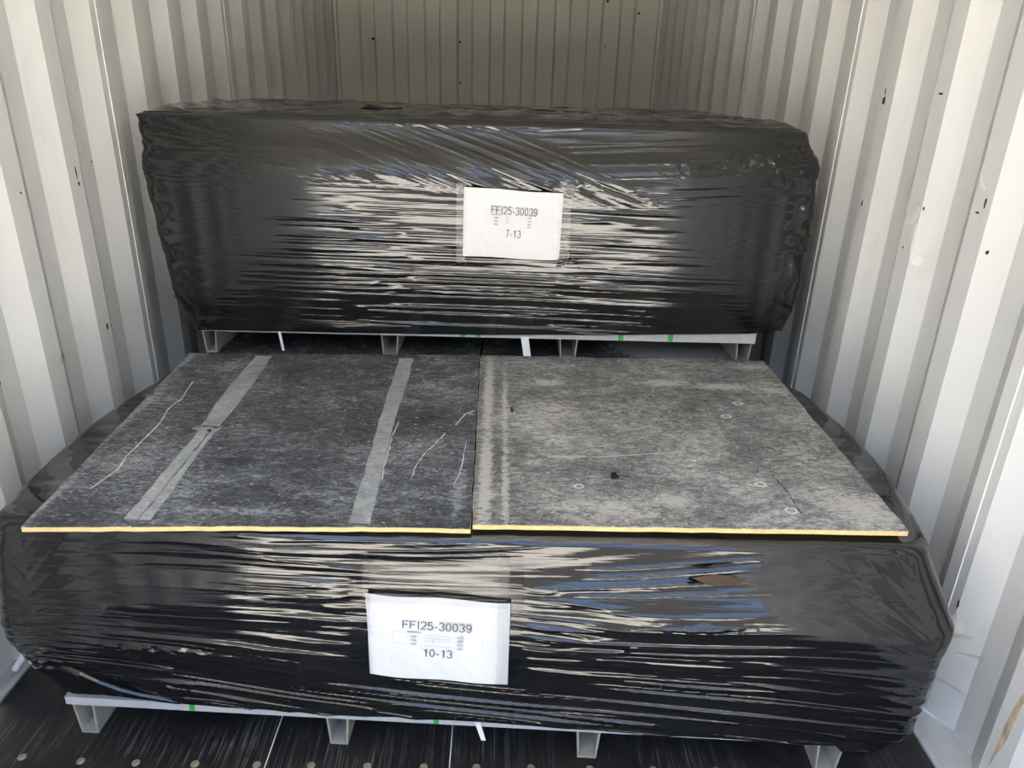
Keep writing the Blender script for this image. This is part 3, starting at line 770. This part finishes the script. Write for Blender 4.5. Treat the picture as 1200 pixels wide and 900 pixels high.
for a, b in ((t1L, t1R), (t1bL, t1bR), (t1cL, t1cR), ([(-.253,2.154),(-.249,2.01),(-.246,1.822),(-.241,1.624),(-.234,1.463),(-.232,1.344),(-.228,1.226)], [(-.21,2.156),(-.204,2.012),(-.204,1.824),(-.204,1.616),(-.194,1.465),(-.192,1.346),(-.186,1.226)])):
    o = ribbon('tape_strip', bl, dens(a, 5, .0018, 1), dens(b, 5, .0018, 2), M_tape, .0008); o['label'] = 'grey dusty tape strip'
    me = o.data
    for v in me.vertices:                              # follow the slight bow of the board
        w = v.co + bl.location; uu = min(1, max(0, (w.x+.87)/.87)); vv_ = min(1, max(0, (w.y/S-1.2)/.97))
        v.co.z += S*(.004*math.sin(uu*math.pi)-.003*uu)*(1-vv_)**3
blot('tape_knot', bl, -.667, 1.628, .034, .010, M_dust, 3, lift=.003)
blot('dark_blot', bl, -.646, 1.618, .006, .006, M_blot, 4, lift=.0035)
def follow(o):
    for v in o.data.vertices:
        w = v.co + bl.location; uu = min(1, max(0, (w.x+.87)/.87)); vv_ = min(1, max(0, (w.y/S-1.2)/.97))
        v.co.z += S*(.004*math.sin(uu*math.pi)-.003*uu)*(1-vv_)**3
for k, (pts, w) in enumerate([([(-.809,1.93),(-.791,1.81),(-.799,1.743),(-.784,1.661),(-.783,1.566),(-.783,1.481),(-.774,1.422),(-.781,1.377),(-.791,1.337)], .003),
        ([(-.069,1.637),(-.089,1.576),(-.111,1.522),(-.125,1.456),(-.127,1.402)], .0025), ([(-.004,1.773),(-.026,1.75),(-.047,1.682)], .003),
        ([(-.192,1.695),(-.198,1.617),(-.196,1.548),(-.194,1.453),(-.19,1.40)], .0025), ([(-.014,1.593),(-.018,1.522),(-.022,1.433),(-.032,1.387)], .0025)]):
    follow(line_mark('scratch', bl, pts, w, M_white, k))
for k, (x, y, a) in enumerate([(-.218,1.669,.010),(-.012,1.752,.009),(-.186,2.062,.009),(-.157,1.975,.006),(-.052,2.008,.005),(-.15,1.72,.005),(-.35,1.33,.004)]):
    follow(blot('pale_chip', bl, x, y, a, a*.8, M_dust, 20+k))
br = empty('cover_board', T(.455, 1.7, ZT-TH))
tag(br, 'right loose board with pale grey dusty face and no tape', 'board', 'loose cover boards')
board(br, [(.0135, 1.232), (.892, 1.237), (.918, 2.207), (.0005, 2.200)], M_topR, seed=5)
for k, (x, y, a, rg) in enumerate([(.73,1.857,.017,1),(.672,1.77,.017,1),(.524,1.515,.006,0),(.51,1.466,.005,0),(.24,1.387,.013,1),(.647,1.41,.015,1),(.677,1.303,.017,1)]):
    blot('pale_ring', br, x, y, a, a*.85, M_white, 40+k, jag=.25, ring=bool(rg))
blot('dark_blot', br, .325, 1.435, .013, .022, M_blot, 61); blot('dark_blot', br, .098, 1.784, .005, .025, M_blot, 62)
line_mark('scratch', br, [(.18,1.522),(.297,1.523),(.422,1.545),(.507,1.558)], .0025, M_white, 6)
line_mark('crack', br, [(.689,1.453),(.698,1.386),(.695,1.29)], .003, M_blot, 7)
for k in range(5):
    rr = random.Random(k); x0, y0 = rr.uniform(.13, .25), rr.uniform(1.65, 1.95)
    line_mark('grain_mark', br, [(x0, y0), (x0+rr.uniform(.01, .03), y0-.03), (x0+rr.uniform(.03, .06), y0-.045), (x0+rr.uniform(.05, .1), y0-.03)], .0025, M_blot if k % 2 else M_dust, 30+k)

# rear boards, under the raised pallet
rb = empty('cover_board', T(-.43, 2.7, .5475))
tag(rb, 'dark dirty board seen left in the gap beneath the raised pallet', 'board', 'loose cover boards')
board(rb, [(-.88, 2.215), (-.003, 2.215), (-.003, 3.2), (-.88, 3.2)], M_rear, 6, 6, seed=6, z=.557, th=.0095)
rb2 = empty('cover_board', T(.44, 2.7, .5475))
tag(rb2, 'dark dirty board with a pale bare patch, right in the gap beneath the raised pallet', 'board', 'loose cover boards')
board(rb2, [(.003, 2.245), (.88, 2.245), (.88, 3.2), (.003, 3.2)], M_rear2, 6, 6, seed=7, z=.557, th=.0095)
